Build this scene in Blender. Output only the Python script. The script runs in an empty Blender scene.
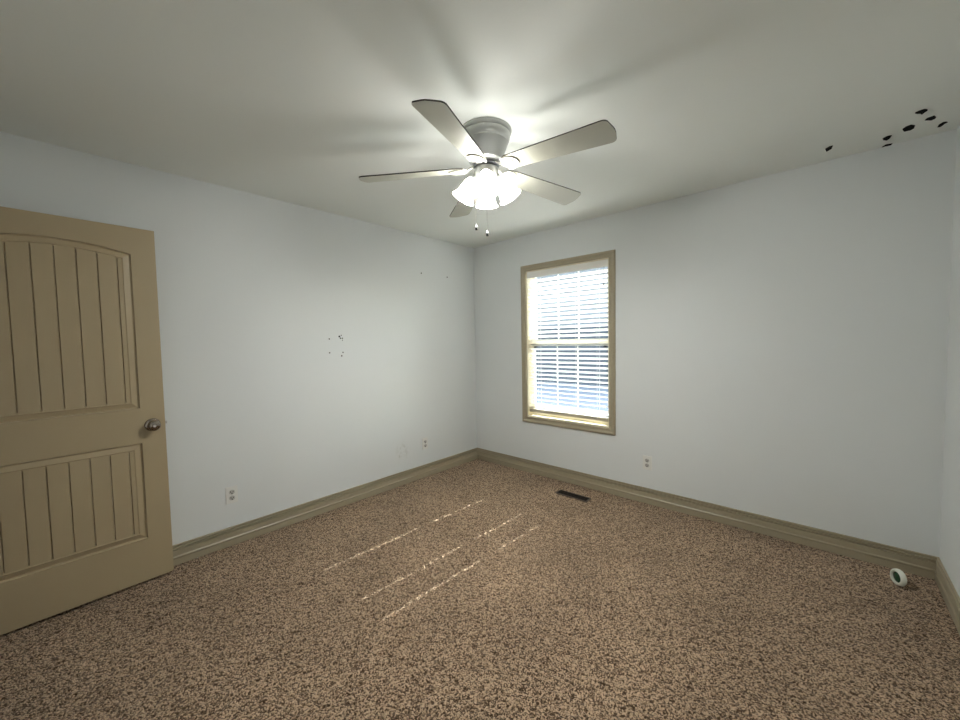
import bpy, bmesh, math, random
import numpy as np
from mathutils import Vector, Matrix

random.seed(7)
PI = math.pi
SC = bpy.context.scene
COL = SC.collection

# ------------------------------------------------------------------ camera, sky, sun, exposure
W_ROOM, D_ROOM, H = 3.4907, 3.668, 2.44
cam_d = bpy.data.cameras.new('camera')
cam = bpy.data.objects.new('camera', cam_d); COL.objects.link(cam)
F_PX = 379.4935
cam_d.sensor_fit = 'HORIZONTAL'; cam_d.sensor_width = 36.0
cam_d.lens = F_PX / 960.0 * 36.0
cam_d.clip_start = 0.02; cam_d.clip_end = 200
yaw, pitch, roll = 0.7402892, -0.0483279, -0.0185315
fw = Vector((-math.sin(yaw) * math.cos(pitch), math.cos(yaw) * math.cos(pitch), math.sin(pitch)))
rt = fw.cross(Vector((0, 0, 1))).normalized(); up = rt.cross(fw)
r2 = rt * math.cos(roll) + up * math.sin(roll)
u2 = -rt * math.sin(roll) + up * math.cos(roll)
m = Matrix((r2, u2, -fw)).transposed().to_4x4()
m.translation = Vector((3.0066, -3.21435, 1.36935))
cam.matrix_world = m
SC.camera = cam

SC.view_settings.view_transform = 'Standard'
SC.view_settings.look = 'None'
SC.view_settings.gamma = 1.0
SC.view_settings.use_curve_mapping = False
SC.view_settings.exposure = 0.13

SUN_EL = math.radians(41.0)
SUN_STRENGTH = 48.0
SKY_STRENGTH = 2.7
BULB_STRENGTH = 1300.0

world = bpy.data.worlds.new('sky'); SC.world = world
world.use_nodes = True
wn = world.node_tree.nodes; wl = world.node_tree.links
wn.clear()
wo = wn.new('ShaderNodeOutputWorld'); wb = wn.new('ShaderNodeBackground'); ws = wn.new('ShaderNodeTexSky')
ws.sky_type = 'NISHITA'; ws.sun_disc = False
ws.sun_elevation = SUN_EL; ws.sun_rotation = math.radians(2)
ws.air_density = 1.2; ws.dust_density = 1.0
wb.inputs['Strength'].default_value = SKY_STRENGTH
wl.new(ws.outputs[0], wb.inputs[0]); wl.new(wb.outputs[0], wo.inputs[0])

sun_d = bpy.data.lights.new('sun', 'SUN'); sun = bpy.data.objects.new('sun', sun_d); COL.objects.link(sun)
sun_d.energy = SUN_STRENGTH; sun_d.angle = math.radians(0.53); sun_d.color = (1.0, 0.97, 0.93)
sd = Vector((-0.04, -1.0, -math.tan(SUN_EL))).normalized()
sun.rotation_euler = sd.to_track_quat('-Z', 'Y').to_euler()
sun.location = (2, 8, 8)

SC.cycles.use_denoising = True
SC.cycles.max_bounces = 10
SC.cycles.diffuse_bounces = 6
SC.cycles.transparent_max_bounces = 16
SC.cycles.sample_clamp_indirect = 6.0
SC.cycles.caustics_reflective = False
SC.cycles.caustics_refractive = False

# ------------------------------------------------------------------ materials
def mat(name, col, rough=0.6, metal=0.0, spec=0.5):
    mt = bpy.data.materials.new(name); mt.use_nodes = True
    b = mt.node_tree.nodes['Principled BSDF']
    b.inputs['Base Color'].default_value = (*col, 1); b.inputs['Roughness'].default_value = rough
    b.inputs['Metallic'].default_value = metal; b.inputs['Specular IOR Level'].default_value = spec
    return mt

def nd(mt, kind, **kw):
    n = mt.node_tree.nodes.new(kind)
    for k, v in kw.items(): setattr(n, k, v)
    return n

def mottle(mt, c1, c2, scale, detail=3, bump=0.0, bscale=None, bdist=0.001, coord='Object'):
    """two close shades of one paint plus a fine surface bump"""
    t = mt.node_tree; b = t.nodes['Principled BSDF']
    tc = nd(mt, 'ShaderNodeTexCoord')
    n = nd(mt, 'ShaderNodeTexNoise'); n.inputs['Scale'].default_value = scale; n.inputs['Detail'].default_value = detail
    r = nd(mt, 'ShaderNodeMix', data_type='RGBA')
    r.inputs[6].default_value = (*c1, 1); r.inputs[7].default_value = (*c2, 1)
    t.links.new(tc.outputs[coord], n.inputs['Vector']); t.links.new(n.outputs[0], r.inputs[0])
    t.links.new(r.outputs[2], b.inputs['Base Color'])
    if bump:
        n2 = nd(mt, 'ShaderNodeTexNoise'); n2.inputs['Scale'].default_value = bscale or scale * 8; n2.inputs['Detail'].default_value = 4
        bp = nd(mt, 'ShaderNodeBump'); bp.inputs['Strength'].default_value = bump; bp.inputs['Distance'].default_value = bdist
        t.links.new(tc.outputs[coord], n2.inputs['Vector']); t.links.new(n2.outputs[0], bp.inputs['Height'])
        t.links.new(bp.outputs[0], b.inputs['Normal'])
    return mt

M = {}
M['wall'] = mottle(mat('wall_paint', (0.58, 0.60, 0.60), 0.55, spec=0.3), (0.71, 0.74, 0.745), (0.75, 0.78, 0.785), 1.6, 3, 0.25, 160)
M['ceiling'] = mottle(mat('ceiling_paint', (0.66, 0.66, 0.64), 0.7, spec=0.2), (0.81, 0.84, 0.81), (0.84, 0.87, 0.84), 1.2, 3, 0.3, 120)
TA, TB = (0.335, 0.292, 0.205), (0.36, 0.315, 0.223)
M['trim'] = mottle(mat('taupe_trim_paint', TA, 0.38), TA, TB, 5, 3, 0.15, 60)
M['door'] = mottle(mat('taupe_door_paint', (0.25, 0.205, 0.133), 0.36), (0.40, 0.325, 0.205), (0.425, 0.345, 0.22), 4, 3, 0.3, 220, 0.0006)
M['plastic'] = mat('white_plastic', (0.76, 0.765, 0.74), 0.35)
M['slat'] = mat('blind_vinyl', (0.86, 0.85, 0.81), 0.45)
M['rail'] = mat('blind_vinyl_shaded', (0.50, 0.46, 0.36), 0.45)  # same vinyl as the slats, darkened to paint in the rail's shaded room side
M['socket'] = mat('socket_plastic', (0.50, 0.50, 0.48), 0.4)
M['cord'] = mat('blind_cord', (0.75, 0.73, 0.68), 0.8)
M['sash'] = mat('window_vinyl_cream', (0.80, 0.76, 0.64), 0.4)
M['jamb'] = mat('window_jamb_paint', (0.72, 0.66, 0.50), 0.45)
M['dark'] = mat('dark_plastic', (0.02, 0.02, 0.02), 0.5)
M['black'] = mat('black_flake', (0.006, 0.006, 0.006), 0.8, spec=0.1)
M['slot'] = mat('slot_dark', (0.012, 0.011, 0.010), 0.7, spec=0.1)
M['vent'] = mottle(mat('vent_metal', (0.030, 0.020, 0.016), 0.45, 0.3), (0.012, 0.008, 0.007), (0.020, 0.013, 0.010), 30)
M['ventframe'] = mat('vent_rim', (0.12, 0.09, 0.07), 0.4, 0.3)
M['nickel'] = mat('satin_nickel', (0.30, 0.255, 0.21), 0.12, 1.0)
M['screw'] = mat('screw_metal', (0.5, 0.5, 0.48), 0.3, 1.0)
M['housing'] = mottle(mat('fan_housing_enamel', (0.5, 0.5, 0.48), 0.3, 0.35), (0.40, 0.41, 0.40), (0.46, 0.47, 0.455), 12)
M['fly'] = mat('flywheel_grey', (0.16, 0.17, 0.18), 0.4, 0.6)
M['iron'] = mat('blade_bracket_enamel', (0.34, 0.335, 0.29), 0.4)
M['blade'] = mottle(mat('fan_blade_laminate', (0.60, 0.58, 0.50), 0.42), (0.385, 0.385, 0.32), (0.425, 0.425, 0.355), 9)
M['blade_edge_shade'] = mat('fan_blade_edge_shade', (0.05, 0.045, 0.04), 0.6)  # blade edges coloured dark for the shade above the lamps
M['green'] = mottle(mat('green_gel', (0.01, 0.045, 0.02), 0.25), (0.006, 0.03, 0.014), (0.03, 0.10, 0.05), 60)
M['disc'] = mottle(mat('white_ribbed_plastic', (0.74, 0.76, 0.68), 0.4), (0.70, 0.72, 0.64), (0.78, 0.80, 0.73), 40)
M['hall'] = mat('hall_paint', (0.45, 0.45, 0.43), 0.7)
M['siding'] = mat('grey_siding', (0.115, 0.11, 0.11), 0.7)
M['fence'] = mottle(mat('dark_boards', (0.03, 0.03, 0.035), 0.8), (0.028, 0.029, 0.033), (0.045, 0.046, 0.05), 6)
M['roof'] = mottle(mat('roof_shingle', (0.30, 0.30, 0.31), 0.9), (0.05, 0.05, 0.055), (0.08, 0.08, 0.085), 8)
M['ground'] = mottle(mat('pale_ground', (0.5, 0.5, 0.46), 0.9), (0.075, 0.07, 0.063), (0.11, 0.103, 0.095), 0.8)
M['extwall'] = mat('outside_wall', (0.6, 0.6, 0.58), 0.8)

# wall_left: the same paint with a rubbed scuff low near the far outlet
def wall_left_mat():
    mt = M['wall'].copy(); mt.name = 'wall_paint_scuffed'
    t = mt.node_tree; b = t.nodes['Principled BSDF']
    src = b.inputs['Base Color'].links[0].from_socket
    g = nd(mt, 'ShaderNodeNewGeometry')
    cur = src
    for (y, z, ry, rz, amt) in ((-1.05, 0.335, 0.10, 0.10, 0.30), (-1.09, 0.29, 0.018, 0.03, 0.45), (-1.01, 0.27, 0.016, 0.03, 0.45),
                                (-1.03, 0.37, 0.03, 0.02, 0.25), (-0.50, 1.78, 0.012, 0.012, 0.3)):
        mp = nd(mt, 'ShaderNodeVectorMath', operation='SUBTRACT'); mp.inputs[1].default_value = (0, y, z)
        sc = nd(mt, 'ShaderNodeVectorMath', operation='MULTIPLY'); sc.inputs[1].default_value = (0, 1 / ry, 1 / rz)
        ln = nd(mt, 'ShaderNodeVectorMath', operation='LENGTH')
        mr = nd(mt, 'ShaderNodeMapRange'); mr.inputs['From Min'].default_value = 1.0; mr.inputs['From Max'].default_value = 0.2
        mr.inputs['To Max'].default_value = amt
        ns = nd(mt, 'ShaderNodeTexNoise'); ns.inputs['Scale'].default_value = 28; ns.inputs['Detail'].default_value = 5
        mr2 = nd(mt, 'ShaderNodeMapRange'); mr2.inputs['From Min'].default_value = 0.45; mr2.inputs['From Max'].default_value = 0.62
        mu = nd(mt, 'ShaderNodeMath', operation='MULTIPLY')
        mx = nd(mt, 'ShaderNodeMix', data_type='RGBA'); mx.inputs[7].default_value = (0.40, 0.40, 0.36, 1)
        L = t.links.new
        L(g.outputs['Position'], mp.inputs[0]); L(mp.outputs[0], sc.inputs[0]); L(sc.outputs[0], ln.inputs[0])
        L(ln.outputs['Value'], mr.inputs['Value']); L(g.outputs['Position'], ns.inputs['Vector']); L(ns.outputs[0], mr2.inputs['Value'])
        L(mr.outputs[0], mu.inputs[0]); L(mr2.outputs[0], mu.inputs[1]); L(mu.outputs[0], mx.inputs[0]); L(cur, mx.inputs[6])
        cur = mx.outputs[2]
    t.links.new(cur, b.inputs['Base Color'])
    return mt
M['wall_left'] = wall_left_mat()

def carpet_mat():
    mt = mat('carpet_pile', (0.2, 0.14, 0.09), 0.95, spec=0.05)
    t = mt.node_tree; b = t.nodes['Principled BSDF']; L = t.links.new
    b.inputs['Sheen Weight'].default_value = 0.35; b.inputs['Sheen Roughness'].default_value = 0.4; b.inputs['Sheen Tint'].default_value = (1.0, 0.85, 0.7, 1)
    g = nd(mt, 'ShaderNodeNewGeometry')
    v = nd(mt, 'ShaderNodeTexVoronoi'); v.inputs['Scale'].default_value = 200
    wv = nd(mt, 'ShaderNodeTexNoise'); wv.inputs['Scale'].default_value = 90; wv.inputs['Detail'].default_value = 2
    n = nd(mt, 'ShaderNodeTexNoise'); n.inputs['Scale'].default_value = 190; n.inputs['Detail'].default_value = 4; n.inputs['Roughness'].default_value = 0.75
    cr = nd(mt, 'ShaderNodeValToRGB')
    e = cr.color_ramp.elements
    e[0].position = 0.39; e[0].color = (0.055, 0.033, 0.019, 1)  # dark yarn flecks, which also paint in the shade between tufts
    e[1].position = 0.62; e[1].color = (0.52, 0.38, 0.26, 1)
    x = e.new(0.50); x.color = (0.210, 0.142, 0.090, 1)
    big = nd(mt, 'ShaderNodeTexNoise'); big.inputs['Scale'].default_value = 2.3; big.inputs['Detail'].default_value = 3
    br = nd(mt, 'ShaderNodeMapRange'); br.inputs['From Min'].default_value = 0.3; br.inputs['From Max'].default_value = 0.7
    br.inputs['To Min'].default_value = 0.86; br.inputs['To Max'].default_value = 1.14
    mul = nd(mt, 'ShaderNodeVectorMath', operation='SCALE')
    ad = nd(mt, 'ShaderNodeMix', data_type='FLOAT'); ad.inputs[0].default_value = 0.45
    sp = nd(mt, 'ShaderNodeSeparateColor')
    L(g.outputs['Position'], v.inputs['Vector']); L(g.outputs['Position'], n.inputs['Vector']); L(g.outputs['Position'], big.inputs['Vector'])
    L(v.outputs['Color'], sp.inputs[0]); L(n.outputs[0], ad.inputs[2]); L(sp.outputs[0], ad.inputs[3])
    L(ad.outputs[0], cr.inputs[0]); L(big.outputs[0], br.inputs['Value'])
    L(cr.outputs[0], mul.inputs[0]); L(br.outputs[0], mul.inputs['Scale']); L(mul.outputs[0], b.inputs['Base Color'])
    bp = nd(mt, 'ShaderNodeBump'); bp.inputs['Strength'].default_value = 0.8; bp.inputs['Distance'].default_value = 0.006
    L(v.outputs['Distance'], bp.inputs['Height']); bp.invert = True
    L(bp.outputs[0], b.inputs['Normal'])
    return mt
M['carpet'] = carpet_mat()

def shade_mat():
    mt = bpy.data.materials.new('frosted_lamp_glass'); mt.use_nodes = True
    t = mt.node_tree; t.nodes.clear(); L = t.links.new
    o = nd(mt, 'ShaderNodeOutputMaterial')
    tl = nd(mt, 'ShaderNodeBsdfTranslucent'); tl.inputs[0].default_value = (0.66, 0.66, 0.645, 1)
    df = nd(mt, 'ShaderNodeBsdfDiffuse'); df.inputs[0].default_value = (0.85, 0.85, 0.83, 1)
    tr = nd(mt, 'ShaderNodeBsdfTransparent'); gl = nd(mt, 'ShaderNodeBsdfGlossy'); gl.inputs['Roughness'].default_value = 0.2
    a = nd(mt, 'ShaderNodeMixShader'); a.inputs[0].default_value = 0.5
    b = nd(mt, 'ShaderNodeMixShader'); b.inputs[0].default_value = 0.085
    c = nd(mt, 'ShaderNodeMixShader'); c.inputs[0].default_value = 0.05
    L(tl.outputs[0], a.inputs[1]); L(df.outputs[0], a.inputs[2])
    L(a.outputs[0], b.inputs[1]); L(tr.outputs[0], b.inputs[2])
    L(b.outputs[0], c.inputs[1]); L(gl.outputs[0], c.inputs[2]); L(c.outputs[0], o.inputs[0])
    return mt
M['shade'] = shade_mat()

def pane_mat():
    mt = bpy.data.materials.new('window_glass'); mt.use_nodes = True
    t = mt.node_tree; t.nodes.clear(); L = t.links.new
    o = nd(mt, 'ShaderNodeOutputMaterial'); tr = nd(mt, 'ShaderNodeBsdfTransparent'); gl = nd(mt, 'ShaderNodeBsdfGlossy')
    tr.inputs[0].default_value = (0.93, 0.96, 0.96, 1); gl.inputs['Roughness'].default_value = 0.02
    f = nd(mt, 'ShaderNodeFresnel'); f.inputs[0].default_value = 1.3
    mx = nd(mt, 'ShaderNodeMixShader')
    L(f.outputs[0], mx.inputs[0]); L(tr.outputs[0], mx.inputs[1]); L(gl.outputs[0], mx.inputs[2]); L(mx.outputs[0], o.inputs[0])
    return mt
M['pane'] = pane_mat()

def bulb_mat():
    mt = bpy.data.materials.new('lit_bulb'); mt.use_nodes = True
    b = mt.node_tree.nodes['Principled BSDF']
    b.inputs['Emission Color'].default_value = (1.0, 0.985, 0.935, 1); b.inputs['Emission Strength'].default_value = BULB_STRENGTH
    return mt
M['bulb'] = bulb_mat()

# ------------------------------------------------------------------ helpers
def link(name, me, material=None, parent=None):
    o = bpy.data.objects.new(name, me); COL.objects.link(o)
    if material is not None and len(me.materials) == 0: me.materials.append(material)
    if parent is not None: o.parent = parent
    return o

def obj(name, bm, material, parent=None, smooth=False, angle=35):
    bmesh.ops.recalc_face_normals(bm, faces=bm.faces[:])
    me = bpy.data.meshes.new(name); bm.to_mesh(me); bm.free()
    if smooth:
        me.polygons.foreach_set('use_smooth', [True] * len(me.polygons))
        try: me.set_sharp_from_angle(angle=math.radians(angle))
        except Exception: pass
    return link(name, me, material, parent)

def thing(name, label, cat, loc=(0, 0, 0), rotz=0.0, group=None, kind=None):
    o = bpy.data.objects.new(name, None); COL.objects.link(o)
    o.location = loc; o.rotation_euler = (0, 0, rotz); o.empty_display_size = 0.05
    if kind: o['kind'] = kind
    if label: o['label'] = label
    if cat: o['category'] = cat
    if group: o['group'] = group
    return o

def tag(o, label=None, cat=None, group=None, kind=None):
    if label: o['label'] = label
    if cat: o['category'] = cat
    if group: o['group'] = group
    if kind: o['kind'] = kind
    return o

def box(bm, x0, x1, y0, y1, z0, z1):
    v = [bm.verts.new((x, y, z)) for x in (x0, x1) for y in (y0, y1) for z in (z0, z1)]
    for f in ((0, 1, 3, 2), (4, 6, 7, 5), (0, 4, 5, 1), (2, 3, 7, 6), (0, 2, 6, 4), (1, 5, 7, 3)):
        bm.faces.new([v[i] for i in f])
    return v

def bbox(x0, x1, y0, y1, z0, z1, bevel=0.0):
    bm = bmesh.new(); box(bm, x0, x1, y0, y1, z0, z1)
    if bevel: bmesh.ops.bevel(bm, geom=bm.edges[:], offset=bevel, segments=2, affect='EDGES')
    return bm

def lathe(bm, prof, n=32, mtx=None, cap0=False, cap1=False):
    """profile of (r, z), spun round z"""
    rings = []
    for r, z in prof:
        ring = []
        if r < 1e-6: ring = [bm.verts.new((0, 0, z))]
        else: ring = [bm.verts.new((r * math.cos(2 * PI * i / n), r * math.sin(2 * PI * i / n), z)) for i in range(n)]
        rings.append(ring)
    for a, b in zip(rings, rings[1:]):
        for i in range(n):
            j = (i + 1) % n
            if len(a) == 1 and len(b) == 1: continue
            if len(a) == 1: bm.faces.new((a[0], b[i], b[j]))
            elif len(b) == 1: bm.faces.new((a[i], a[j], b[0]))
            else: bm.faces.new((a[i], a[j], b[j], b[i]))
    if cap0 and len(rings[0]) > 1: bm.faces.new(rings[0])
    if cap1 and len(rings[-1]) > 1: bm.faces.new(rings[-1])
    vs = [v for r in rings for v in r]
    if mtx is not None: bmesh.ops.transform(bm, matrix=mtx, verts=vs)
    return vs

def tube(bm, pts, r, n=8):
    pts = [Vector(p) for p in pts]; rings = []
    rr = r if isinstance(r, (list, tuple)) else [r] * len(pts)
    for i, p in enumerate(pts):
        d = (pts[min(i + 1, len(pts) - 1)] - pts[max(i - 1, 0)]).normalized()
        a = d.orthogonal() if abs(d.z) > 0.95 else d.cross(Vector((0, 0, 1)))
        a.normalize(); b = d.cross(a).normalized()
        rings.append([bm.verts.new(p + a * rr[i] * math.cos(2 * PI * k / n) + b * rr[i] * math.sin(2 * PI * k / n)) for k in range(n)])
    for A, B in zip(rings, rings[1:]):
        for k in range(n): bm.faces.new((A[k], A[(k + 1) % n], B[(k + 1) % n], B[k]))
    bm.faces.new(rings[0]); bm.faces.new(rings[-1])

def extrude_profile(bm, prof, P0, P1, outdir):
    """profile list of (t, z) swept from P0 to P1; t is measured along outdir"""
    o = Vector(outdir); a = []; b = []
    for t, z, in prof:
        a.append(bm.verts.new(Vector(P0(t)) + Vector((0, 0, z)) if callable(P0) else Vector(P0) + o * t + Vector((0, 0, z))))
        b.append(bm.verts.new(Vector(P1(t)) + Vector((0, 0, z)) if callable(P1) else Vector(P1) + o * t + Vector((0, 0, z))))
    n = len(prof)
    for i in range(n): bm.faces.new((a[i], a[(i + 1) % n], b[(i + 1) % n], b[i]))
    bm.faces.new(a); bm.faces.new(b)

def prism(bm, pts, z0, z1, mtx=None):
    a = [bm.verts.new((x, y, z0)) for x, y in pts]; b = [bm.verts.new((x, y, z1)) for x, y in pts]
    bm.faces.new(a); bm.faces.new(b); n = len(pts)
    for i in range(n): bm.faces.new((a[i], a[(i + 1) % n], b[(i + 1) % n], b[i]))
    if mtx is not None: bmesh.ops.transform(bm, matrix=mtx, verts=a + b)
    return a + b

# ------------------------------------------------------------------ room shell
TW = 0.14
# window opening
WX0, WX1, WZ0, WZ1 = 0.7255, 1.6035, 0.585, 2.075
# doorway in the wall behind the camera
DX0, DX1, DZ1 = 0.130, 0.940, 2.06

def struct(name, bm, m_, parent=None, smooth=False):
    o = obj(name, bm, m_, parent, smooth)
    if parent is None: o['kind'] = 'structure'
    return o

bm = bbox(-TW, 0, -D_ROOM - TW, TW, -0.05, H + 0.05)
wall_left = struct('wall_left', bm, M['wall_left'])
bm = bmesh.new()
box(bm, 0, WX0, 0, TW, -0.05, H + 0.05); box(bm, WX1, W_ROOM, 0, TW, -0.05, H + 0.05)
box(bm, WX0, WX1, 0, TW, -0.05, WZ0); box(bm, WX0, WX1, 0, TW, WZ1, H + 0.05)
struct('wall_back', bm, M['wall'])
struct('wall_right', bbox(W_ROOM, W_ROOM + TW, -D_ROOM - TW, TW, -0.05, H + 0.05), M['wall'])
bm = bmesh.new()
box(bm, 0, DX0, -D_ROOM - TW, -D_ROOM, -0.05, H + 0.05); box(bm, DX1, W_ROOM, -D_ROOM - TW, -D_ROOM, -0.05, H + 0.05)
box(bm, DX0, DX1, -D_ROOM - TW, -D_ROOM, DZ1, H + 0.05)
struct('wall_front', bm, M['wall'])
struct('ceiling', bbox(-TW, W_ROOM + TW, -D_ROOM - 1.4, TW, H, H + 0.1), M['ceiling'])
# the hall beyond the doorway
bm = bmesh.new()
box(bm, -TW, W_ROOM, -D_ROOM - 1.35, -D_ROOM - 1.25, -0.05, H)
box(bm, -TW - 0.1, -TW, -D_ROOM - 1.35, -D_ROOM - TW, -0.05, H); box(bm, W_ROOM, W_ROOM + 0.1, -D_ROOM - 1.35, -D_ROOM - TW, -0.05, H)
struct('wall_hall', bm, M['hall'])

# carpeted floor: one mesh with real tufts over the room
def carpet():
    rng = np.random.default_rng(3)
    x0, x1, y0, y1 = 0.0, W_ROOM, -D_ROOM, 0.0
    step = 0.0042
    nx = int((x1 - x0) / step) + 1; ny = int((y1 - y0) / step) + 1
    xs = np.linspace(x0, x1, nx); ys = np.linspace(y0, y1, ny)
    h = rng.random((ny, nx))
    def blur(a):
        a = (a + np.roll(a, 1, 0) + np.roll(a, -1, 0)) / 3
        return (a + np.roll(a, 1, 1) + np.roll(a, -1, 1)) / 3
    h1 = blur(h); h1 = (h1 - h1.mean()) / h1.std()
    h2 = blur(blur(blur(rng.random((ny, nx))))); h2 = (h2 - h2.mean()) / h2.std()
    z = 0.0022 * np.clip(0.75 * h1 + 0.5 * h2, -2.2, 2.2) - 0.003
    X, Y = np.meshgrid(xs, ys)
    X = X + (rng.random(X.shape) - 0.5) * 0.002; Y = Y + (rng.random(Y.shape) - 0.5) * 0.002
    co = np.stack([X, Y, z], -1).reshape(-1, 3).astype(np.float32)
    idx = np.arange(nx * ny).reshape(ny, nx)
    q = np.stack([idx[:-1, :-1], idx[:-1, 1:], idx[1:, 1:], idx[1:, :-1]], -1).reshape(-1, 4).astype(np.int32)
    me = bpy.data.meshes.new('floor')
    me.vertices.add(len(co)); me.vertices.foreach_set('co', co.ravel())
    me.loops.add(q.size); me.loops.foreach_set('vertex_index', q.ravel())
    me.polygons.add(len(q)); me.polygons.foreach_set('loop_start', np.arange(0, q.size, 4, dtype=np.int32))
    me.polygons.foreach_set('loop_total', np.full(len(q), 4, dtype=np.int32))
    me.update(); me.validate()
    me.polygons.foreach_set('use_smooth', [True] * len(me.polygons))
    o = link('floor', me, M['carpet']); o['kind'] = 'structure'
    return o
carpet()
struct('floor_hall', bbox(-TW, W_ROOM + TW, -D_ROOM - 1.4, -D_ROOM, -0.05, -0.004), M['carpet'])
struct('floor_slab', bbox(-TW, W_ROOM + TW, -D_ROOM, TW, -0.12, -0.02), M['hall'])

# baseboards with their moulded top
HB = 0.128
BP = [(0.0, 0.0), (0.0135, 0.0), (0.0135, 0.040), (0.0165, 0.046), (0.0165, 0.052), (0.0120, 0.058), (0.0120, 0.095), (0.0030, 0.097),
      (0.0030, 0.102), (0.0130, 0.104), (0.0130, 0.111), (0.0015, 0.113), (0.0015, 0.119), (0.0100, 0.1205), (0.0090, 0.128), (0.0, 0.1285)]
bm = bmesh.new(); extrude_profile(bm, BP, lambda t: (t, -t, 0), lambda t: (t, -D_ROOM + t, 0), (1, 0, 0)); struct('baseboard_left', bm, M['trim'])
bm = bmesh.new(); extrude_profile(bm, BP, lambda t: (t, -t, 0), lambda t: (W_ROOM - t, -t, 0), (0, -1, 0)); struct('baseboard_back', bm, M['trim'])
bm = bmesh.new(); extrude_profile(bm, BP, lambda t: (W_ROOM - t, -t, 0), lambda t: (W_ROOM - t, -D_ROOM + t, 0), (-1, 0, 0)); struct('baseboard_right', bm, M['trim'])
bm = bmesh.new(); extrude_profile(bm, BP, lambda t: (DX1 + 0.06, -D_ROOM + t, 0), lambda t: (W_ROOM - t, -D_ROOM + t, 0), (0, 1, 0)); struct('baseboard_front', bm, M['trim'])
# doorway lining and casing behind the camera
bm = bmesh.new()
box(bm, DX0 - 0.06, DX0 - 0.002, -D_ROOM, -D_ROOM + 0.015, 0, DZ1 + 0.06); box(bm, DX1, DX1 + 0.06, -D_ROOM, -D_ROOM + 0.015, 0, DZ1 + 0.06)
box(bm, DX0 - 0.002, DX1, -D_ROOM, -D_ROOM + 0.015, DZ1, DZ1 + 0.06)
struct('trim_1', bm, M['trim'])

# ------------------------------------------------------------------ window
win = thing('window_1', None, None, (0, 0, 0), kind='structure')
def casing():
    CW = 0.057
    prof = [(0.0, 0.0), (0.0, 0.013), (0.006, 0.017), (0.020, 0.017), (0.026, 0.013), (0.040, 0.011), (0.046, 0.014), (0.052, 0.014), (CW, 0.009), (CW, 0.0)]
    bm = bmesh.new()
    corners = [(WX0, WZ0, -1, -1), (WX1, WZ0, 1, -1), (WX1, WZ1, 1, 1), (WX0, WZ1, -1, 1)]
    rings = []
    for x, z, sx, sz in corners:
        rings.append([bm.verts.new((x + sx * (CW - d), -t, z + sz * (CW - d))) for d, t in prof])
    n = len(prof)
    for k in range(4):
        a, b = rings[k], rings[(k + 1) % 4]
        for i in range(n - 1): bm.faces.new((a[i], a[i + 1], b[i + 1], b[i]))
    return bm
obj('casing', casing(), M['trim'], win)
bm = bmesh.new()   # lining of the opening
LT = 0.010
box(bm, WX0, WX0 + LT, 0.0, TW, WZ0, WZ1); box(bm, WX1 - LT, WX1, 0.0, TW, WZ0, WZ1); box(bm, WX0 + LT, WX1 - LT, 0.0, TW, WZ1 - LT, WZ1)
obj('jamb', bm, M['jamb'], win)
obj('window_sill', bbox(WX0 + LT, WX1 - LT, 0.0, TW, WZ0, WZ0 + 0.012), M['jamb'], win)
def sash(x0, x1, z0, z1, y0, y1, st, rb, rt_):
    bm = bmesh.new()
    box(bm, x0, x0 + st, y0, y1, z0, z1); box(bm, x1 - st, x1, y0, y1, z0, z1)
    box(bm, x0 + st, x1 - st, y0, y1, z0, z0 + rb); box(bm, x0 + st, x1 - st, y0, y1, z1 - rt_, z1)
    return bm
SX0, SX1 = WX0 + LT, WX1 - LT
for nm, z0, z1, y0, y1, rb, rtp in (('lower_sash', WZ0 + 0.012, 1.360, 0.080, 0.105, 0.040, 0.048), ('upper_sash', 1.318, WZ1 - LT, 0.108, 0.133, 0.040, 0.035)):
    s = obj(nm, sash(SX0, SX1, z0, z1, y0, y1, 0.032, rb, rtp), M['sash'], win)
    bm = bbox(SX0 + 0.03, SX1 - 0.03, (y0 + y1) / 2 - 0.002, (y0 + y1) / 2 + 0.002, z0 + rb - 0.002, z1 - rtp + 0.002)
    obj('pane', bm, M['pane'], s)
    bm = bmesh.new(); yc = (y0 + y1) / 2
    for x in (1.030, 1.252): box(bm, x - 0.0028, x + 0.0028, yc - 0.006, yc + 0.006, z0 + rb, z1 - rtp)
    obj('muntin', bm, M['sash'], s)
    if nm == 'lower_sash':
        for x in (0.785, 1.535):
            bm = bbox(x - 0.016, x + 0.016, y0 - 0.018, y0, z1 - 0.062, z1 - 0.050, 0.002)
            box(bm, x - 0.006, x + 0.006, y0 - 0.022, y0 - 0.002, z1 - 0.084, z1 - 0.060)
            obj('sash_latch', bm, M['dark'], s)

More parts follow.
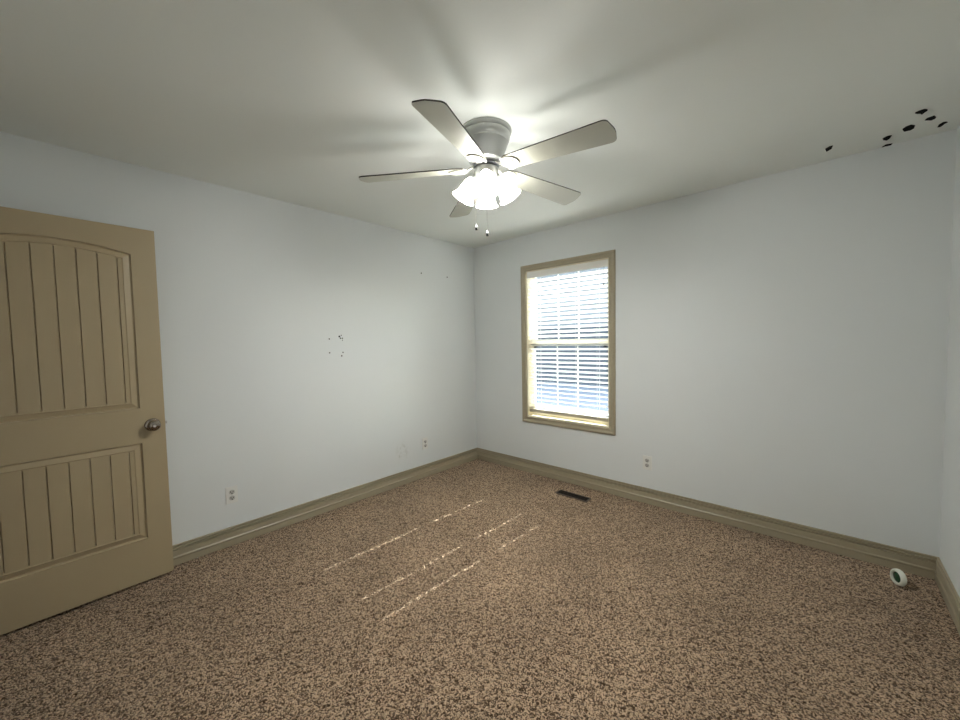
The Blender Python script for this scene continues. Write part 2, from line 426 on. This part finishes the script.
# ------------------------------------------------------------------ outside
def outside():
    struct('ground', bbox(-30, 32, TW + 0.4, 60, -0.62, -0.5), M['ground'])
    h = thing('house', 'tall grey-sided neighbouring house seen in slivers between the upper window blind slats', 'house', (1.0, 13.0, -0.5))
    bm = bmesh.new(); box(bm, -14, 9, 0, 8, 0, 5.6)
    for k in range(34): box(bm, -14.01, 9.01, -0.02, 0, 0.165 * k, 0.165 * k + 0.150)
    obj('wall', bm, M['siding'], h)
    bm = bmesh.new()
    v = [bm.verts.new(c) for c in ((-14.4, -0.4, 5.55), (9.4, -0.4, 5.55), (9.4, 8.4, 5.55), (-14.4, 8.4, 5.55), (-14.4, 4, 7.2), (9.4, 4, 7.2))]
    for f in ((0, 1, 5, 4), (2, 3, 4, 5), (0, 4, 3), (1, 2, 5), (0, 3, 2, 1)): bm.faces.new([v[i] for i in f])
    obj('roof', bm, M['roof'], h)
    fc = thing('fence', 'low dark board fence outside, seen behind the middle slats of the window blind', 'fence', (1.0, 11.6, -0.5))
    bm = bmesh.new()
    for k in range(120): box(bm, -9 + 0.13 * k, -9 + 0.13 * k + 0.125, -0.01, 0.01, 0.02, 2.45)
    obj('boards', bm, M['fence'], fc)
    bm = bmesh.new()
    for z in (0.4, 1.2, 2.1): box(bm, -9, 6.6, 0.01, 0.05, z, z + 0.09)
    obj('rail', bm, M['fence'], fc)
outside()

# ------------------------------------------------------------------ blind
TILT = math.radians(22)      # room edge raised
PITCH = 0.0432
BX0, BX1 = WX0 + 0.016, WX1 - 0.016
BY = 0.040
CORDS = (0.862, 1.279, 1.489)
blind = thing('window_blind', 'white two-inch slat blind hanging in the window, half open', 'blind', ((BX0 + BX1) / 2, BY, 0.62))
OX, OZ = (BX0 + BX1) / 2, 0.62
def slat_mesh():
    bm = bmesh.new()
    xs = [BX0 - OX]
    for c in CORDS: xs += [c - OX - 0.0040, c - OX + 0.0040]
    xs.append(BX1 - OX)
    ws = [-0.025, -0.0160, -0.0085, 0.0, 0.0085, 0.0160, 0.025]
    crown = lambda w: 0.0022 * (1 - (w / 0.025) ** 2)
    top = {}; bot = {}
    for i, x in enumerate(xs):
        for j, w in enumerate(ws):
            top[i, j] = bm.verts.new((x, w, crown(w) + 0.0013)); bot[i, j] = bm.verts.new((x, w, crown(w) - 0.0013))
    hole = lambda i, j: i % 2 == 1 and j in (2, 3)
    ni, nj = len(xs) - 1, len(ws) - 1
    solid = lambda i, j: 0 <= i < ni and 0 <= j < nj and not hole(i, j)
    for i in range(ni):
        for j in range(nj):
            if not solid(i, j): continue
            bm.faces.new((top[i, j], top[i + 1, j], top[i + 1, j + 1], top[i, j + 1]))
            bm.faces.new((bot[i, j], bot[i, j + 1], bot[i + 1, j + 1], bot[i + 1, j]))
            for (a, b, di, dj) in (((i, j), (i + 1, j), 0, -1), ((i, j + 1), (i + 1, j + 1), 0, 1), ((i, j), (i, j + 1), -1, 0), ((i + 1, j), (i + 1, j + 1), 1, 0)):
                if not solid(i + di, j + dj): bm.faces.new((top[a], top[b], bot[b], bot[a]))
    # tilt: y negative is the room side and goes up
    bmesh.ops.rotate(bm, verts=bm.verts[:], cent=(0, 0, 0), matrix=Matrix.Rotation(-TILT, 3, 'X'))
    return bm
bm = slat_mesh()
slat0 = obj('slat', bm, M['slat'], blind)
slat_z = [0.678 + PITCH * k for k in range(32)]
slat_z = [z for z in slat_z if z < 2.005]
for k, z in enumerate(slat_z):
    s = slat0 if k == 0 else slat0.copy()
    if k:
        COL.objects.link(s); s.parent = blind
    s.location = (random.uniform(-0.0018, 0.0018), 0, z - OZ)
    s.rotation_euler = (math.radians(random.uniform(-1.2, 1.2)), math.radians(random.uniform(-0.12, 0.12)), 0)
obj('bottom_rail', bbox(BX0 - OX, BX1 - OX, -0.025, 0.025, 0.634 - OZ, 0.662 - OZ, 0.003), M['rail'], blind)
obj('head_rail', bbox(BX0 - OX + 0.002, BX1 - OX - 0.002, -0.022, 0.030, 2.020 - OZ, 2.062 - OZ), M['slat'], blind)
bm = bmesh.new()
prof = [(-0.034, 2.004), (-0.030, 2.000), (-0.027, 2.004), (-0.027, 2.064), (-0.034, 2.064), (-0.037, 2.058), (-0.037, 2.012)]
a = [bm.verts.new((BX0 - OX - 0.004, y, z - OZ)) for y, z in prof]; b = [bm.verts.new((BX1 - OX + 0.004, y, z - OZ)) for y, z in prof]
for i in range(len(prof)): bm.faces.new((a[i], a[(i + 1) % len(prof)], b[(i + 1) % len(prof)], b[i]))
bm.faces.new(a); bm.faces.new(b)
obj('valance', bm, M['slat'], blind)
for c in CORDS:
    bm = bmesh.new()
    cy, sy = 0.0235 * math.cos(TILT), 0.0235 * math.sin(TILT)
    tube(bm, [(c - OX - 0.006, -cy - 0.003, 0.65 - OZ), (c - OX - 0.006, -cy - 0.003, 2.03 - OZ)], 0.0008, 5)
    tube(bm, [(c - OX - 0.006, cy + 0.003, 0.65 - OZ), (c - OX - 0.006, cy + 0.003, 2.03 - OZ)], 0.0008, 5)
    tube(bm, [(c - OX + 0.0032, 0.0065, 0.65 - OZ), (c - OX + 0.0032, 0.0065, 2.03 - OZ)], 0.0007, 5)
    obj('ladder_cord', bm, M['cord'], blind)
bm = bmesh.new()
tube(bm, [(1.556 - OX, -0.042, 2.005 - OZ), (1.556 - OX, -0.042, 1.865 - OZ)], 0.0013, 6)
pc = obj('pull_cord', bm, M['dark'], blind)
bm = bmesh.new(); lathe(bm, [(0, 0), (0.005, 0.002), (0.0055, 0.012), (0.003, 0.024), (0, 0.026)], 10, Matrix.Translation((1.556 - OX, -0.042, 1.842 - OZ)))
obj('tassel', bm, M['dark'], pc, True)

# ------------------------------------------------------------------ door, swung open against the left wall
th = math.atan2(0.033, 0.762)
DOOR_Z = 0.015
door = thing('door_1', None, None, (0.100, -2.828, DOOR_Z), math.atan2(-math.cos(th), math.sin(th)), kind='structure')
DWD, DHT, DTH = 0.798, 2.032, 0.035
def door_leaf():
    """local x runs from the latch edge to the hinge, y is the face towards the room, z up"""
    bm = bmesh.new()
    xc = DWD / 2
    ul, ur = 0.108, DWD - 0.108
    def arch(u): return 1.896 + 0.040 * (1 - ((u - xc) / (xc - ul)) ** 2) - DOOR_Z
    base_u = [ul + 0.043]
    G = 0.0775
    ks = [-3, -2, -1, 0, 1, 2, 3]
    for k in ks: base_u += [xc + k * G - 0.0032, xc + k * G - 0.0002, xc + k * G + 0.0028]
    base_u.append(ur - 0.043)
    base_u = sorted(base_u)
    def panel(vb, topf, back=False):
        lo, hi = ul + 0.043, ur - 0.043
        ts = [(u - lo) / (hi - lo) for u in base_u]
        rings = []
        for d, y in ((0, 0), (0.003, -0.0090), (0.0085, -0.0110), (0.013, -0.0095), (0.034, -0.0015), (0.0390, -0.0040), (0.043, -0.0040)):
            l, r = ul + d, ur - d
            us = [l + t * (r - l) for t in ts]
            bot = [bm.verts.new((u, y, vb + d)) for u in us]
            top = [bm.verts.new((u, y, topf(u) - d)) for u in us]
            rings.append((bot, top))
        for (b0, t0), (b1, t1) in zip(rings, rings[1:]):
            for i in range(len(ts) - 1):
                bm.faces.new((b0[i], b0[i + 1], b1[i + 1], b1[i])); bm.faces.new((t0[i], t1[i], t1[i + 1], t0[i + 1]))
            bm.faces.new((b0[0], b1[0], t1[0], t0[0])); bm.faces.new((b0[-1], t0[-1], t1[-1], b1[-1]))
        b1, t1 = rings[-1]
        # planks: a V groove at the middle line of every triple
        fb = []; ft = []
        for i, u in enumerate(base_u):
            g = (1 <= i <= 21) and ((i - 1) % 3 == 1)
            y = -0.0115 if g else -0.0040
            if g: fb.append(bm.verts.new((u, y, vb + 0.043))); ft.append(bm.verts.new((u, y, topf(u) - 0.043)))
            else: fb.append(b1[i]); ft.append(t1[i])
        for i in range(len(base_u) - 1): bm.faces.new((fb[i], fb[i + 1], ft[i + 1], ft[i]))
        for i in range(1, 22, 3):
            bm.faces.new((b1[i], b1[i + 1], fb[i + 1])); bm.faces.new((b1[i + 1], b1[i + 2], fb[i + 1]))
            bm.faces.new((t1[i], ft[i + 1], t1[i + 1])); bm.faces.new((t1[i + 1], ft[i + 1], t1[i + 2]))
        return rings[0]
    lb, lt = panel(0.262 - DOOR_Z, lambda u: 0.822 - DOOR_Z)
    ub, ut = panel(1.022 - DOOR_Z, arch)
    us = [v.co.x for v in lb]
    bot = [bm.verts.new((u, 0, 0)) for u in us]; top = [bm.verts.new((u, 0, DHT)) for u in us]
    for A, B in ((bot, lb), (lt, ub), (ut, top)):
        for i in range(len(us) - 1): bm.faces.new((A[i], A[i + 1], B[i + 1], B[i]))
    # stiles
    for side, x in ((0, 0.0), (-1, DWD)):
        col = [bot[side], lb[side], lt[side], ub[side], ut[side], top[side]]
        edge = [bm.verts.new((x, 0, v.co.z)) for v in col]
        for i in range(5): bm.faces.new((edge[i], edge[i + 1], col[i + 1], col[i]))
        if side == 0: e0 = edge
        else: e1 = edge
    # sides and back
    k0 = [bm.verts.new((0, -DTH, z)) for z in (0, DHT)]; k1 = [bm.verts.new((DWD, -DTH, z)) for z in (0, DHT)]
    bm.faces.new((k0[0], k0[1], k1[1], k1[0]))
    bm.faces.new([*e0, k0[1], k0[0]]); bm.faces.new([*e1, k1[1], k1[0]])
    bm.faces.new([e0[0], *bot, e1[0], k1[0], k0[0]]); bm.faces.new([e0[-1], *top, e1[-1], k1[1], k0[1]])
    return bm
obj('door_leaf', door_leaf(), M['door'], door)
def knob_bm(sgn):
    bm = bmesh.new()
    prof = [(0.0, -0.001), (0.033, -0.001), (0.033, 0.003), (0.030, 0.006), (0.020, 0.008), (0.0125, 0.010), (0.0110, 0.022), (0.0125, 0.027),
            (0.0215, 0.032), (0.0265, 0.040), (0.0275, 0.048), (0.0250, 0.056), (0.0170, 0.0605), (0.0085, 0.0615), (0.0080, 0.0590), (0.0, 0.0590)]
    lathe(bm, prof, 32, Matrix.Rotation(-sgn * PI / 2, 4, 'X'))
    return bm
kb = obj('door_knob', knob_bm(1), M['nickel'], door, True, 50); kb.location = (0.058, 0, 0.920 - DOOR_Z); kb.scale = (1.12, 1.0, 1.12)
tag(kb, 'round satin nickel knob facing the room')
bm = bmesh.new(); lathe(bm, [(0, 0), (0.0068, 0), (0.0060, 0.002), (0, 0.002)], 16, Matrix.Rotation(-PI / 2, 4, 'X'))
kk = obj('knob_button', bm, M['screw'], kb, True); kk.location = (0, 0.0588, 0)
kb2 = obj('door_knob', knob_bm(-1), M['nickel'], door, True, 50); kb2.location = (0.060, -DTH, 0.922 - DOOR_Z); kb2.scale = (1, 0.62, 1)
bm = bbox(-0.0012, 0.001, -DTH / 2 - 0.012, -DTH / 2 + 0.012, -0.028, 0.028)
lp = obj('latch_plate', bm, M['nickel'], door); lp.location = (0, 0, 0.922 - DOOR_Z)
bm = bbox(-0.011, 0.0, -DTH / 2 - 0.007, -DTH / 2 + 0.007, -0.008, 0.008, 0.002)
lb_ = obj('latch_bolt', bm, M['screw'], door); lb_.location = (0, 0, 0.922 - DOOR_Z)
for z in (0.20, 1.0, 1.80):
    bm = bmesh.new(); tube(bm, [(DWD + 0.004, 0.004, z - 0.045), (DWD + 0.004, 0.004, z + 0.045)], 0.006, 10)
    obj('hinge', bm, M['nickel'], door, True)

# ------------------------------------------------------------------ ceiling fan
FX, FY = 1.6995, -1.7090
fan = thing('ceiling_fan', 'white flush-mount ceiling fan with five blades and four lit bell lamps', 'ceiling fan', (FX, FY, H))
def rel(z): return z - H
bm = bmesh.new()
lathe(bm, [(0.0, 0.0), (0.130, 0.0), (0.131, -0.006), (0.128, -0.018), (0.124, -0.022), (0.125, -0.030), (0.122, -0.044), (0.116, -0.058), (0.112, -0.062),
           (0.111, -0.070), (0.103, -0.090), (0.096, -0.110), (0.091, -0.135), (0.087, -0.152), (0.076, -0.160), (0.0, -0.160)], 48)
obj('motor_housing', bm, M['housing'], fan, True)
bm = bmesh.new(); lathe(bm, [(0, -0.160), (0.050, -0.160), (0.052, -0.163), (0.066, -0.166), (0.066, -0.176), (0.046, -0.179), (0.040, -0.184), (0, -0.184)], 32)
obj('flywheel', bm, M['fly'], fan, True)
bm = bmesh.new(); lathe(bm, [(0, -0.184), (0.050, -0.184), (0.061, -0.188), (0.062, -0.196), (0.060, -0.236), (0.054, -0.246), (0.030, -0.254), (0.012, -0.258), (0.010, -0.268), (0, -0.272)], 32)
obj('switch_housing', bm, M['housing'], fan, True)

BZ = 2.256
DROOP = math.radians(3.0)
def blade_outline():
    pts = []
    r0, r1 = 0.108, 0.664
    w0, w1 = 0.050, 0.070      # half widths
    n = 8
    # root: rounded
    for i in range(n + 1):
        a = PI / 2 + PI * i / n
        pts.append((r0 + 0.035 + 0.042 * math.cos(a), w0 * math.sin(a)))
    # lower long side to the tip
    tipc = 0.020
    pts.append((0.33, -(w0 + (w1 - w0) * 0.45)))
    for i in range(7):
        a = -PI / 2 + (PI / 2) * i / 6
        pts.append((r1 - 0.022 - tipc + tipc * math.cos(a) + 0.006 * math.sin(PI * i / 12), -w1 + tipc + tipc * math.sin(a)))
    pts.append((r1 - 0.008, -0.018)); pts.append((r1 - 0.006, 0.0)); pts.append((r1 - 0.008, 0.018))
    for i in range(7):
        a = (PI / 2) * i / 6
        pts.append((r1 - 0.022 - tipc + tipc * math.cos(a) + 0.006 * math.cos(PI * i / 12), w1 - tipc + tipc * math.sin(a)))
    pts.append((0.33, w0 + (w1 - w0) * 0.45))
    return pts
def blade_bm():
    bm = bmesh.new()
    vs = prism(bm, blade_outline(), -0.003, 0.003)
    bm.faces.ensure_lookup_table()
    for f in bm.faces[2:]: f.material_index = 1
    return bm
PITCH_B = math.radians(-12)      # counter-clockwise edge lower
Mtilt = Matrix.Translation((0, 0, rel(BZ))) @ Matrix.Rotation(DROOP, 4, 'Y') @ Matrix.Rotation(PITCH_B, 4, 'X')
bm = blade_bm(); bmesh.ops.transform(bm, matrix=Mtilt, verts=bm.verts[:])
me = bpy.data.meshes.new('blade'); bm.to_mesh(me); bm.free(); me.materials.append(M['blade']); me.materials.append(M['blade_edge_shade'])
def iron_bm():
    bm = bmesh.new()
    # arm: flat bar from the flywheel out and down to the blade root
    path = [(0.050, -0.171, 0.016), (0.066, -0.173, 0.013), (0.084, -0.183, 0.010), (0.102, -0.196, 0.012), (0.122, -0.1985, 0.014)]
    rows = []
    for x, z, hw in path: rows.append([bm.verts.new((x, s * hw, z + dz)) for s, dz in ((-1, -0.003), (1, -0.003), (1, 0.003), (-1, 0.003))])
    for a, b in zip(rows, rows[1:]):
        for i in range(4): bm.faces.new((a[i], a[(i + 1) % 4], b[(i + 1) % 4], b[i]))
    bm.faces.new(rows[0]); bm.faces.new(rows[-1])
    # shield shaped plate under the blade
    pl = [(x - 0.075, y) for x, y in [(0.182, -0.016), (0.195, -0.028), (0.212, -0.033), (0.230, -0.027), (0.240, -0.013), (0.243, 0), (0.240, 0.013), (0.230, 0.027), (0.212, 0.033), (0.195, 0.028), (0.182, 0.016)]]
    prism(bm, pl, -0.0075, -0.0032, Mtilt)
    # outer raised loop with a gap round the plate
    ou = []; inn = []
    for i in range(15):
        a = -PI * 0.62 + PI * 1.24 * i / 14
        ou.append((0.137 + 0.056 * math.cos(a), 0.048 * math.sin(a))); inn.append((0.137 + 0.046 * math.cos(a), 0.040 * math.sin(a)))
    prism(bm, ou + inn[::-1], -0.010, -0.0032, Mtilt)
    return bm
bm = iron_bm(); bmesh.ops.recalc_face_normals(bm, faces=bm.faces[:])
mi = bpy.data.meshes.new('blade_iron'); bm.to_mesh(mi); bm.free(); mi.materials.append(M['iron'])
bm = bmesh.new()
for x, y in ((0.125, 0.0), (0.147, 0.014), (0.147, -0.014)):
    lathe(bm, [(0, -0.0105), (0.004, -0.0095), (0.005, -0.0075)], 10, Mtilt @ Matrix.Translation((x, y, 0)))
ms = bpy.data.meshes.new('screw'); bm.to_mesh(ms); bm.free(); ms.materials.append(M['screw'])
PH = 5.100
for k in range(5):
    a = PH - k * 2 * PI / 5
    for nm, me_ in (('blade_iron', mi), ('blade', me)):
        o = link(nm, me_, None, fan); o.rotation_euler = (0, 0, a)
        if nm == 'blade_iron':
            s = link('screw', ms, None, o)

def shade_prof():
    out = [(0.020, 0.000), (0.025, 0.005), (0.031, 0.018), (0.036, 0.036), (0.0400, 0.056), (0.0430, 0.074), (0.0470, 0.090), (0.0530, 0.102), (0.0600, 0.109), (0.0610, 0.112)]
    return out
az0 = math.atan2(-3.21435 - FY, 3.0066 - FX)
for k in range(4):
    a = az0 + k * PI / 2
    tilt = math.radians(30)
    base = Matrix.Rotation(a, 4, 'Z') @ Matrix.Translation((0.066, 0, rel(2.203))) @ Matrix.Rotation(PI - tilt, 4, 'Y')
    # local +z of 'base' runs outwards and down
    bm = bmesh.new()
    lathe(bm, [(0, -0.030), (0.012, -0.028), (0.014, -0.012), (0.024, -0.006), (0.026, 0.004), (0.024, 0.008), (0, 0.008)], 24, base)
    so = obj('lamp_socket', bm, M['housing'], fan, True)
    bm = bmesh.new()
    tube(bm, [(0.040, 0, rel(2.225)), (0.055, 0, rel(2.228)), (0.066 - 0.012, 0, rel(2.223))], 0.008, 10)
    bmesh.ops.rotate(bm, verts=bm.verts[:], cent=(0, 0, 0), matrix=Matrix.Rotation(a, 3, 'Z'))
    obj('lamp_arm', bm, M['housing'], fan, True)
    bm = bmesh.new()
    lathe(bm, shade_prof(), 40, base)
    sh = obj('lamp_shade', bm, M['shade'], fan, True, 80)
    bm = bmesh.new()
    lathe(bm, [(0, 0.008), (0.012, 0.010), (0.013, 0.028), (0.018, 0.045), (0.0235, 0.062), (0.0225, 0.078), (0.014, 0.088), (0, 0.092)], 16, base)
    bu = obj('bulb', bm, M['bulb'], sh, True, 80)
def chain(x, y, z0, z1):
    bm = bmesh.new()
    n = int((z0 - z1) / 0.006)
    tube(bm, [(x, y, z0), (x, y, z1)], 0.0007, 5)
    for i in range(n): lathe(bm, [(0, -0.0016), (0.0015, 0), (0, 0.0016)], 6, Matrix.Translation((x, y, z0 - 0.006 * i)))
    return bm
px_, py_ = math.cos(az0 + PI / 2), math.sin(az0 + PI / 2)     # to the right as the camera sees it
for dx, dy, z1, dark in ((0.000 * px_, 0.000 * py_, 1.943, 0), (-0.056 * px_, -0.056 * py_, 1.975, 1)):
    c = obj('pull_chain', chain(dx, dy, rel(2.19), rel(z1)), M['screw'], fan)
    bm = bmesh.new()
    lathe(bm, [(0, 0.0), (0.003, -0.002), (0.0045, -0.010), (0.0060, -0.016), (0.0055, -0.021), (0, -0.0215)], 14, Matrix.Translation((dx, dy, rel(z1))))
    f_ = obj('fob', bm, M['plastic'], c, True)
    bm = bmesh.new(); lathe(bm, [(0, -0.0140), (0.0066, -0.0150), (0.0072, -0.0215), (0.0060, -0.0280), (0, -0.0300)], 14, Matrix.Translation((dx, dy, rel(z1))))
    obj('fob_tip', bm, M['black'], c, True)

# ------------------------------------------------------------------ outlets
def outlet(loc, rotz, label):
    """local y- faces the room"""
    t = thing('power_outlet', label, 'outlet', loc, rotz, group='wall power outlets')
    bm = bbox(-0.036, 0.036, -0.0065, 0, -0.058, 0.058)
    bmesh.ops.bevel(bm, geom=[e for e in bm.edges if all(v.co.y < -0.006 for v in e.verts)], offset=0.003, segments=2, affect='EDGES')
    obj('cover_plate', bm, M['plastic'], t)
    for s in (-1, 1):
        bm = bmesh.new(); pts = []
        for i in range(24):
            a = 2 * PI * i / 24
            pts.append((max(-0.0165, min(0.0165, 0.0185 * math.cos(a))), 0.0155 * math.sin(a)))
        prism(bm, pts, 0.006, 0.0085, Matrix.Translation((0, 0, s * 0.0205)) @ Matrix.Rotation(PI / 2, 4, 'X'))
        r = obj('receptacle', bm, M['socket'], t)
        bm = bmesh.new()
        box(bm, -0.0090, -0.0050, -0.0092, -0.0084, s * 0.0205 - 0.002, s * 0.0205 + 0.008)
        box(bm, 0.0050, 0.0090, -0.0092, -0.0084, s * 0.0205 - 0.001, s * 0.0205 + 0.007)
        lathe(bm, [(0, 0), (0.0040, 0), (0.0040, 0.0008), (0, 0.0008)], 10, Matrix.Translation((0, -0.0084, s * 0.0205 - 0.008)) @ Matrix.Rotation(PI / 2, 4, 'X'))
        obj('slot', bm, M['slot'], r)
    bm = bmesh.new(); lathe(bm, [(0, 0), (0.0034, 0), (0.003, 0.001), (0, 0.0012)], 12, Matrix.Translation((0, -0.0065, 0)) @ Matrix.Rotation(PI / 2, 4, 'X'))
    obj('screw', bm, M['screw'], t)
    return t
outlet((0, -2.484, 0.348), PI / 2, 'white duplex power outlet low on the left wall, nearest the door')
outlet((0, -0.780, 0.342), PI / 2, 'white duplex power outlet on the left wall, near the far room corner')
outlet((1.928, 0, 0.341), 0, 'white duplex power outlet below and right of the window')

# ------------------------------------------------------------------ floor register
vt = thing('floor_vent', 'dark brown metal floor vent let into the carpet below the window', 'floor vent', (1.385, -0.261, 0.0), math.radians(-0.5))
def ring_bm(x, y, ix, iy, z0, z1):
    bm = bmesh.new()
    o0 = [bm.verts.new((sx * x, sy * y, z0)) for sx, sy in ((-1, -1), (1, -1), (1, 1), (-1, 1))]
    o1 = [bm.verts.new((sx * (x - 0.003), sy * (y - 0.003), z1)) for sx, sy in ((-1, -1), (1, -1), (1, 1), (-1, 1))]
    i1 = [bm.verts.new((sx * ix, sy * iy, z1)) for sx, sy in ((-1, -1), (1, -1), (1, 1), (-1, 1))]
    i0 = [bm.verts.new((sx * ix, sy * iy, z0)) for sx, sy in ((-1, -1), (1, -1), (1, 1), (-1, 1))]
    for A, B in ((o0, o1), (o1, i1), (i1, i0)):
        for k in range(4): bm.faces.new((A[k], A[(k + 1) % 4], B[(k + 1) % 4], B[k]))
    return bm
obj('frame', ring_bm(0.152, 0.048, 0.143, 0.039, -0.006, 0.0065), M['ventframe'], vt)
obj('well', bbox(-0.143, 0.143, -0.039, 0.039, 0.0012, 0.0018), M['black'], vt)
bm = bmesh.new()
for i in range(26):
    x = -0.1375 + 0.011 * i
    v = box(bm, x - 0.0008, x + 0.0008, -0.039, 0.039, 0.0015, 0.0058)
box(bm, -0.143, 0.143, -0.0015, 0.0015, 0.0015, 0.0060)
obj('louver', bm, M['vent'], vt)

# ------------------------------------------------------------------ round white puck by the right-hand corner
af = thing('air_freshener', 'round white plastic disc with a dark green centre standing on edge on the carpet', 'air freshener', (3.322, -0.210, 0.0))
R0 = Matrix.Translation((0, 0, 0.0450)) @ Vector((-0.86, -0.50, 0.05)).to_track_quat('Z', 'Y').to_matrix().to_4x4()
bm = bmesh.new()
pr = [(0.0, -0.010), (0.034, -0.010), (0.040, -0.008), (0.043, -0.003), (0.043, 0.003), (0.042, 0.010), (0.0375, 0.0150), (0.033, 0.0165), (0.0285, 0.013), (0.0275, 0.006), (0, 0.006)]
lathe(bm, pr, 40, R0)
obj('shell', bm, M['disc'], af, True, 40)
bm = bmesh.new(); lathe(bm, [(0, 0.0115), (0.018, 0.0105), (0.0272, 0.007), (0.0272, 0.0058)], 32, R0)
tag(obj('gel_centre', bm, M['green'], af, True, 60), 'dark green round centre')

# ------------------------------------------------------------------ marks
MARKS = [
 ([(3.302, -0.378), (3.313, -0.387), (3.33, -0.392), (3.342, -0.378), (3.344, -0.366), (3.337, -0.353), (3.33, -0.334), (3.323, -0.352), (3.311, -0.361)], 'ragged black flake on the ceiling, farthest from the window wall'),
 ([(3.35, -0.247), (3.356, -0.265), (3.37, -0.27), (3.377, -0.274), (3.387, -0.246), (3.385, -0.232), (3.374, -0.223), (3.362, -0.236)], 'long black flake on the ceiling between the largest flake and the right wall'),
 ([(3.411, -0.102), (3.412, -0.13), (3.423, -0.15), (3.433, -0.147), (3.44, -0.136), (3.432, -0.127), (3.427, -0.11), (3.421, -0.095)], 'narrow black flake on the ceiling, closest to the right-hand corner'),
 ([(3.279, -0.205), (3.29, -0.226), (3.306, -0.233), (3.322, -0.21), (3.322, -0.175), (3.312, -0.16), (3.29, -0.163), (3.284, -0.18)], 'largest black flake on the ceiling, a blocky five-sided patch'),
 ([(3.212, -0.14), (3.229, -0.158), (3.245, -0.154), (3.241, -0.116), (3.231, -0.097), (3.217, -0.116)], 'small black flake on the ceiling just above the thin one at the wall line'),
 ([(3.219, -0.004), (3.233, -0.03), (3.259, -0.022), (3.255, -0.002), (3.232, -0.006)], 'thin black flake on the ceiling touching the window wall line'),
 ([(2.98, -0.211), (2.997, -0.232), (3.012, -0.232), (3.007, -0.19), (2.985, -0.164)], 'lone black flake on the ceiling, leftmost and apart from the rest'),
]
for pts, lab in MARKS:
    cx = sum(p[0] for p in pts) / len(pts); cy = sum(p[1] for p in pts) / len(pts)
    bm = bmesh.new(); prism(bm, [(x - cx, y - cy) for x, y in pts], -0.0035, 0.0)
    o = obj('paint_flake', bm, M['black']); o.location = (cx, cy, H)
    tag(o, lab, 'ceiling flake', 'black flakes on the ceiling')
for y, z, r in [(-1.747, 1.414, 5.0), (-1.748, 1.301, 5.0), (-1.659, 1.434, 7.0), (-1.65, 1.419, 5.5), (-1.642, 1.444, 4.0), (-1.633, 1.419, 5.0), (-1.633, 1.402, 3.5), (-1.632, 1.3, 5.0), (-1.644, 1.272, 5.5), (-0.77, 2.064, 6.0), (-0.419, 2.063, 6.0)]:
    bm = bmesh.new()
    lathe(bm, [(0, 0.0008), (r * 0.001, 0.0006), (r * 0.0012, 0.0)], 9, Matrix.Translation((0, y, z)) @ Matrix.Rotation(PI / 2, 4, 'Y'))
    o = obj('nail_hole', bm, M['slot'], wall_left)
